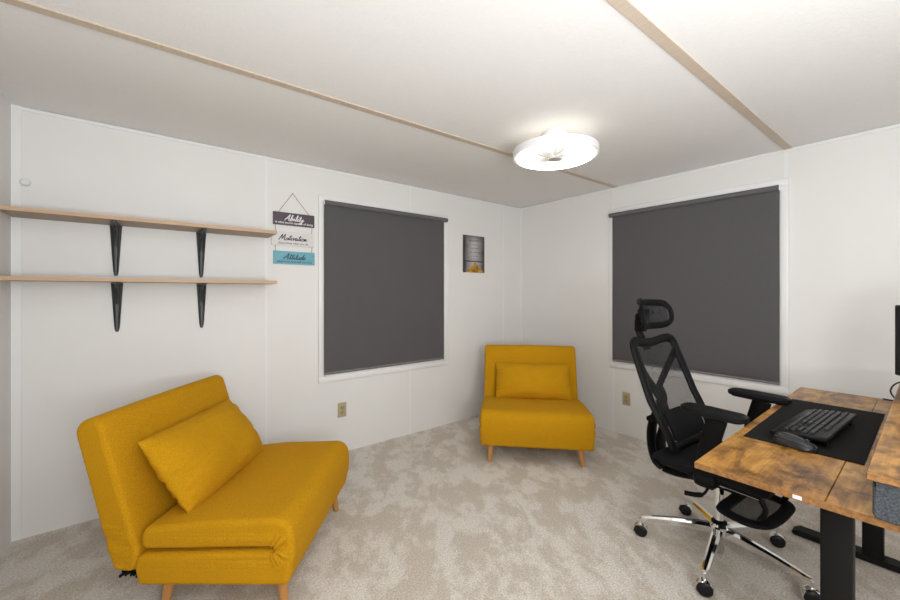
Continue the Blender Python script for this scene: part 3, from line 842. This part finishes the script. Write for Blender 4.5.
# lever and footrest rails
bm = new(); P = catmull([(-.08, -.02, .39), (-.155, -.02, .385), (-.158, .0, .345), (-.165, .03, .328), (-.185, .075, .325)], 5)
tube(bm, P, [.006]*12+[.011]*(len(P)-12), 10); obj('tilt_lever', bm, M['black'], CH)
for sx in (-1, 1):
    bm = new(); tube(bm, [(sx*.125, .03, .398), (sx*.125, -.21, .398)], .0065, 10); obj('footrest_rail', bm, M['chrome'], CH)
fr = [(-.150, -.085), (-.155, -.165), (-.125, -.215), (-.05, -.232), (.05, -.235), (.14, -.225), (.175, -.18), (.165, -.085), (.12, -.065), (0, -.062), (-.12, -.065)]
def zf(y): return .305+.10*max(0, (-y-.17))*0
bm = new(); tube(bm, catmull([(x, y, .292+.012*((y+.16)/.12)**2+.03*max(0, x)) for x, y in fr], 5, True), .014, 12, closed=True, ref=(0, 0, 1), r2=.026); ft = obj('footrest', bm, M['blackfab'], CH)
bm = new(); box(bm, (.005, -.15, .297), (.30, .15, .004), .001, 1); obj('footrest_mesh', bm, M['meshlow'], ft)
for sx in (-1, 1):
    bm = new(); tube(bm, catmull([(sx*.125, -.205, .398), (sx*.128, -.225, .36), (sx*.135, -.205, .31)], 5), .011, 10); obj('footrest_hinge', bm, M['black'], ft)
# column and star base
bm = new(); lathe(bm, [(0, .012), (.016, .012), (.018, .02), (.018, .125), (0, .125)], seg=28); obj('gas_lift_stem', bm, M['steel'], CH)
bm = new(); lathe(bm, [(0, .15), (.0205, .15), (.0205, .36), (0, .36)], seg=28); obj('gas_lift', bm, M['chrome'], CH)
bm = new(); lathe(bm, [(0, .098), (.036, .098), (.042, .108), (.042, .148), (.034, .158), (0, .158)], seg=40); obj('base_hub', bm, M['chrome'], CH)
bm = new(); lathe(bm, [(.021, .157), (.034, .157), (.033, .165), (.0235, .174), (.021, .174)], seg=40, closed=True); obj('hub_cap', bm, M['black'], CH)
bm = new(); secs = []
n = 14
for i in range(n+1):
    q = i/n; rr = .028+(.345-.028)*q
    z = .150-.045*q**1.6-.008*math.sin(PI*q)*0; w = .021*(1-q)+.013*q; hgt = .046*(1-q)+.020*q
    if i == n: w *= .6; hgt *= .6
    secs.append([bm.verts.new(p) for p in ((rr, -w, z-hgt), (rr, -w, z-hgt*.3), (rr, -w*.45, z), (rr, w*.45, z), (rr, w, z-hgt*.3), (rr, w, z-hgt))])
for A, B in zip(secs, secs[1:]):
    for k in range(6): bm.faces.new((A[k], A[(k+1) % 6], B[(k+1) % 6], B[k]))
bm.faces.new(secs[0]); bm.faces.new(list(reversed(secs[-1])))
leg0 = obj('base_leg', bm, M['chrome'], CH, angle=30)
def caster_parts():
    bm = new()
    prof = []
    # hood arc around the wheels
    for k in range(11):
        a = math.radians(-15+k*18)
        prof.append((.033*math.cos(a), .031+.033*math.sin(a)))
    tube(bm, [(p[0], 0, p[1]) for p in prof], .021, 12, ref=(0, 1, 0), r2=.0028)
    tube(bm, [(0, 0, .055), (0, 0, .092)], .007, 12)
    tube(bm, [(0, -.02, .031), (0, .02, .031)], .006, 10)
    c = obj('caster', bm, M['chrome'], CH)
    for s in (-1, 1):
        b2 = new()
        lathe(b2, [(0, .012), (.012, .013), (.024, .011), (.030, .006), (.031, 0), (.030, -.005), (.012, -.006), (0, -.006)], seg=28)
        bmesh.ops.rotate(b2, verts=b2.verts[:], cent=(0, 0, 0), matrix=Matrix.Rotation(-s*PI/2, 3, 'X'))
        bmesh.ops.translate(b2, verts=b2.verts[:], vec=(0, s*.012, .031))
        obj('wheel', b2, M['tyre'], c)
    return c
cas0 = caster_parts()
for i, a in enumerate((116, 44, 188, 332, 262)):
    a = math.radians(a+5)
    lg = leg0 if i == 0 else dupc(leg0, CH)
    lg.rotation_euler = (0, 0, a)
    cs = cas0 if i == 0 else dupc(cas0, CH)
    cs.location = (.345*math.cos(a), .345*math.sin(a), 0)
    cs.rotation_euler = (0, 0, math.radians((115, 108, 118, 112, 120)[i]))

# ------------------------------------------------------------------ desk
DX0, DX1, DY0, DY1, DZ, DT = -2.000, -.415, -3.19, -2.480, .740, .020
dk = thing('standing_desk', 'rustic brown standing desk with black metal legs', 'desk', ((DX0+DX1)/2, (DY0+DY1)/2, 0))
cx, cy = (DX0+DX1)/2, (DY0+DY1)/2
SEAM = -2.785
def board(y0, y1):
    b_ = new(); box(b_, (0, (y0+y1)/2-cy, DZ-DT/2), (DX1-DX0-.003, y1-y0-.0012, DT), .0015, 1)
    o = obj('desktop_board', b_, [M['rustic'], M['rustic_edge']], dk, False)
    for p in o.data.polygons:
        if abs(p.normal.z) < .5: p.material_index = 1
    return o
board(SEAM, DY1); board(DY0, SEAM)
b_ = new(); box(b_, (DX0-cx-.0005, (DY0+DY1)/2-cy, DZ-DT/2), (.0016, DY1-DY0-.002, DT-.001)); obj('edge_band', b_, M['rustic_edge'], dk, False)
b_ = new()
for y in (-2.66, -3.02): box(b_, (0, y-cy, DZ-DT-.015), (1.30, .04, .03), .002, 1)
obj('frame_rail', b_, M['deskmetal'], dk, False)
for x in (-1.757, -.665):
    b_ = new(); box(b_, (x-cx, -2.782-cy, .36), (.060, .070, .66), .004, 2); c_ = obj('desk_column', b_, M['deskmetal'], dk)
    b_ = new(); box(b_, (x-cx, -2.78-cy, DZ-DT-.02), (.10, .50, .035), .003, 1); obj('top_plate', b_, M['deskmetal'], c_)
    b_ = new(); prism(b_, [(-2.500-cy, .004), (-2.490-cy, .016), (-2.515-cy, .034), (-3.085-cy, .034), (-3.11-cy, .016), (-3.10-cy, .004)], 'x', x-cx-.034, x-cx+.034); obj('desk_foot', b_, M['deskmetal'], dk, False)
b_ = new(); box(b_, (DX0-cx-.002, -2.731-cy, DZ-DT*.55), (.003, .019, .010), .0005, 1); o = obj('edge_tag', b_, M['white_plastic'], dk, False); o['label'] = 'small white tag on the desk edge'

# riser shelf on the desk
RX0, RX1, RY0, RY1, RZ = -2.040, -.47, -3.17, -2.862, .858
rs = thing('monitor_riser', 'raised rustic brown monitor shelf standing on the desk', 'monitor stand', ((RX0+RX1)/2, (RY0+RY1)/2, DZ))
rcx, rcy = (RX0+RX1)/2, (RY0+RY1)/2
b_ = new(); box(b_, (0, 0, RZ-DZ-.009), (RX1-RX0, RY1-RY0, .018), .0015, 1)
o = obj('riser_board', b_, [M['rustic'], M['rustic_edge']], rs, False)
for p in o.data.polygons:
    if abs(p.normal.z) < .5: p.material_index = 1
for x in (-1.55, -.52):
    b_ = new(); box(b_, (x-rcx, -.02, (RZ-DZ-.018)/2+.0005), (.018, .24, RZ-DZ-.019), .001, 1); obj('riser_leg', b_, M['rustic_edge'], rs, False)
# felt box tucked under the riser
fb = thing('fabric_box', 'charcoal felt storage box tucked under the monitor shelf', 'storage box', (-1.83, -3.02, DZ))
fh = RZ-DZ-.021
b_ = new()
P = rounded_poly([(-.150, .001, .014), (.150, .001, .014), (.150, fh, .003), (-.150, fh, .003)])
upholster(b_, resample(P, .02), .37, .006, 0); obj('felt_body', b_, M['greyfab'], fb, angle=60)
b_ = new(); tube(b_, catmull([(-.186, -.05, .055), (-.194, -.02, .045), (-.194, .02, .045), (-.186, .05, .055)], 5), .004, 8); 
obj('pull_loop', b_, M['greyfab'], fb)

# desk pad, keyboard, mouse
b_ = new(); box(b_, (0, 0, .0015), (.815, .315, .003), .001, 1)
o = obj('desk_pad', b_, M['pad'], None, False); o.location = (-1.205, -2.669, DZ+.0005)
tag(o, 'black rectangular desk pad on the desk', 'desk mat')
PZ = DZ+.0036
kb = thing('keyboard', 'black full-size computer keyboard raised at the back on the pad', 'keyboard', (-1.305, -2.672, PZ), math.radians(176.5))
TL = math.radians(7)     # raised towards the riser
def kz(y): return .010+math.tan(TL)*(y+.075)
b_ = new()
vs = box(b_, (0, 0, 0), (.475, .155, .018), .005, 3)
for v in b_.verts:
    v.co.z = v.co.z+kz(v.co.y)+.002
obj('keyboard_body', b_, M['kbody'], kb)
keys = []
U = .0190
rows_k = [ (.052, [(i*1.06+ (0 if i == 0 else .5+.35*((i-1)//4)), 1) for i in range(13)] , .013),
           (.030, [(i, 1) for i in range(13)]+[(13, 2)], .0142),
           (.011, [(0, 1.5)]+[(1.5+i, 1) for i in range(12)]+[(13.5, 1.5)], .0142),
           (-.008, [(0, 1.75)]+[(1.75+i, 1) for i in range(11)]+[(12.75, 2.25)], .0142),
           (-.027, [(0, 2.25)]+[(2.25+i, 1) for i in range(10)]+[(12.25, 2.75)], .0142),
           (-.046, [(0, 1.25), (1.25, 1.25), (2.5, 1.25), (3.75, 6.25), (10, 1.25), (11.25, 1.25), (12.5, 1.25), (13.75, 1.25)], .0142)]
side = {0: [15.25, 16.25, 17.25], 1: [15.25, 16.25, 17.25, 18.5, 19.5, 20.5, 21.5], 2: [15.25, 16.25, 17.25, 18.5, 19.5, 20.5, 21.5], 3: [18.5, 19.5, 20.5], 4: [16.25, 18.5, 19.5, 20.5], 5: [15.25, 16.25, 17.25, 18.5, 20.5]}
kcache = {}
nk = 0
stuff = []
for ri, (y, ks, hgt) in enumerate(rows_k):
    allk = list(ks)+[(p, 1) for p in side[ri]]
    for (p, w) in allk:
        X = -.2155+(p+w/2)*U
        wid = w*U-.0028
        key_ = (round(wid, 4), hgt)
        if key_ not in kcache:
            q = new(); box(q, (0, 0, 0), (wid, hgt, .009), .0016, 2)
            for v in q.verts:
                if v.co.z > 0: v.co.x *= (1-.0026/wid*1); v.co.y *= .88
            k0 = obj('key', q, M['key'], kb); kcache[key_] = k0
        else:
            k0 = kcache[key_].copy(); C.objects.link(k0); k0.parent = kb
        k0.location = (X, y, kz(y)+.0145); k0.rotation_euler = (TL, 0, 0)
        nk += 1
for sx in (-1, 1):
    b_ = new(); box(b_, (sx*.19, .066, kz(.066)*.5-.002), (.022, .006, kz(.066)-.004), .001, 1); obj('foot', b_, M['kbody'], kb)
# palm curve at the front edge
b_ = new(); tube(b_, [(-.232, -.0775, .013), (.232, -.0775, .013)], .0065, 10, ref=(0, 0, 1), r2=.006); obj('front_lip', b_, M['kbody'], kb)

ms = thing('computer_mouse', 'black computer mouse lying beside the keyboard end', 'mouse', (-1.590, -2.655, PZ), math.radians(168))
def mouse_pt(s, a):
    """s along length -1..1, a around"""
    L_ = .062*s
    w = .031*(max(0, 1-abs(s)**3))**.5*(1-.10*math.cos(PI*s)*.5)
    h = .037*(max(0, 1-abs(s+.10*(1-s*s))**3.2))**.5*(1-.20*s)
    return Vector((w*math.cos(a), -L_*-1, h*math.sin(a)))
b_ = new(); rg = []
NS, NA = 26, 20
for i in range(NS+1):
    s = -math.cos(PI*i/NS)*.999
    rg.append([b_.verts.new(mouse_pt(s, PI*k/NA)) for k in range(NA+1)])
for A, B in zip(rg, rg[1:]):
    for k in range(NA): b_.faces.new((A[k], A[k+1], B[k+1], B[k]))
    b_.faces.new((A[NA], A[0], B[0], B[NA]))
bmesh.ops.remove_doubles(b_, verts=b_.verts[:], dist=1e-5)
obj('shell', b_, M['mouse'], ms, angle=60)
for sx in (-1, 1):
    b_ = new(); P = []
    for i in range(12):
        s = -.9+1.8*i/11; p = mouse_pt(s, PI*.5-sx*PI*.30); P.append((p.x*1.01, p.y, p.z*1.01))
    tube(b_, catmull(P, 3), .0042, 8, ref=(sx, 0, .5), r2=.002); obj('side_strip', b_, M['mouse_silver'], ms)
b_ = new(); tube(b_, [(-.003, .034, .027), (.003, .034, .027)], .008, 16); obj('scroll_wheel', b_, M['mouse_silver'], ms)

# monitor on the riser, turned towards the seat
mo = thing('monitor', 'black flat monitor at the right edge standing on the riser', 'monitor', (-.840, -3.0, RZ+.0008), math.radians(180+32))
b_ = new(); box(b_, (0, .0, .205), (.545, .022, .330), .005, 3); obj('casing', b_, M['black'], mo)
b_ = new(); box(b_, (0, -.0115, .209), (.530, .002, .305), .0005, 1); obj('screen', b_, M['screen'], mo, False)
b_ = new(); box(b_, (0, .045, .12), (.06, .02, .22), .004, 2); box(b_, (0, .025, .19), (.08, .05, .08), .004, 2); obj('stand_neck', b_, M['black'], mo)
b_ = new(); box(b_, (0, .03, .006), (.24, .16, .012), .004, 2); obj('stand_foot', b_, M['black'], mo)
# cable dropping off the riser end
b_ = new(); P = catmull([(-.468, -2.97, .863), (-.448, -2.90, .858), (-.435, -2.845, .830), (-.437, -2.826, .790), (-.443, -2.842, .755), (-.455, -2.865, .7455), (-.448, -2.835, .7445), (-.440, -2.800, .7445)], 6)
tube(b_, P, .0035, 8); o = obj('cable', b_, M['cable']); tag(o, 'black cable looping off the end of the monitor shelf', 'cable')

# ------------------------------------------------------------------ light
def area(name, loc, rot, size, power, col=(1, 1, 1), sizey=None, spread=None):
    l = bpy.data.lights.new(name, 'AREA'); l.energy = power; l.color = col; l.size = size
    if sizey: l.shape = 'RECTANGLE'; l.size_y = sizey
    if spread: l.spread = spread
    o = bpy.data.objects.new(name, l); C.objects.link(o); o.location = loc; o.rotation_euler = rot
    return o
# photographer's flashes: one head bounced off the ceiling, one through a large umbrella
area('flash_bounce', (-2.9, -3.6, 1.0), (math.radians(180-16), 0, math.radians(-30)), .8, 47, (.93, .97, 1))
area('flash_umbrella', (-3.3, -4.1, 1.45), (math.radians(84), 0, math.radians(-18)), 1.0, 31, (.97, .985, 1))
w = bpy.data.worlds.new('world'); w.use_nodes = True; w.node_tree.nodes['Background'].inputs['Color'].default_value = (.02, .02, .02, 1); SC.world = w

# ------------------------------------------------------------------ camera
cam = bpy.data.cameras.new('camera'); cam.sensor_width = 36; cam.lens = 383.6/900*36; cam.shift_y = -7.5/900; cam.clip_start = .02
co = bpy.data.objects.new('camera', cam); C.objects.link(co)
co.location = (-3.394, -2.963, 1.288); co.rotation_euler = (PI/2, 0, -math.atan2(.6211, .7837))
SC.camera = co
vs = SC.view_settings
vs.view_transform = 'Standard'; vs.look = 'None'; vs.gamma = 1; vs.use_curve_mapping = False; vs.exposure = .10
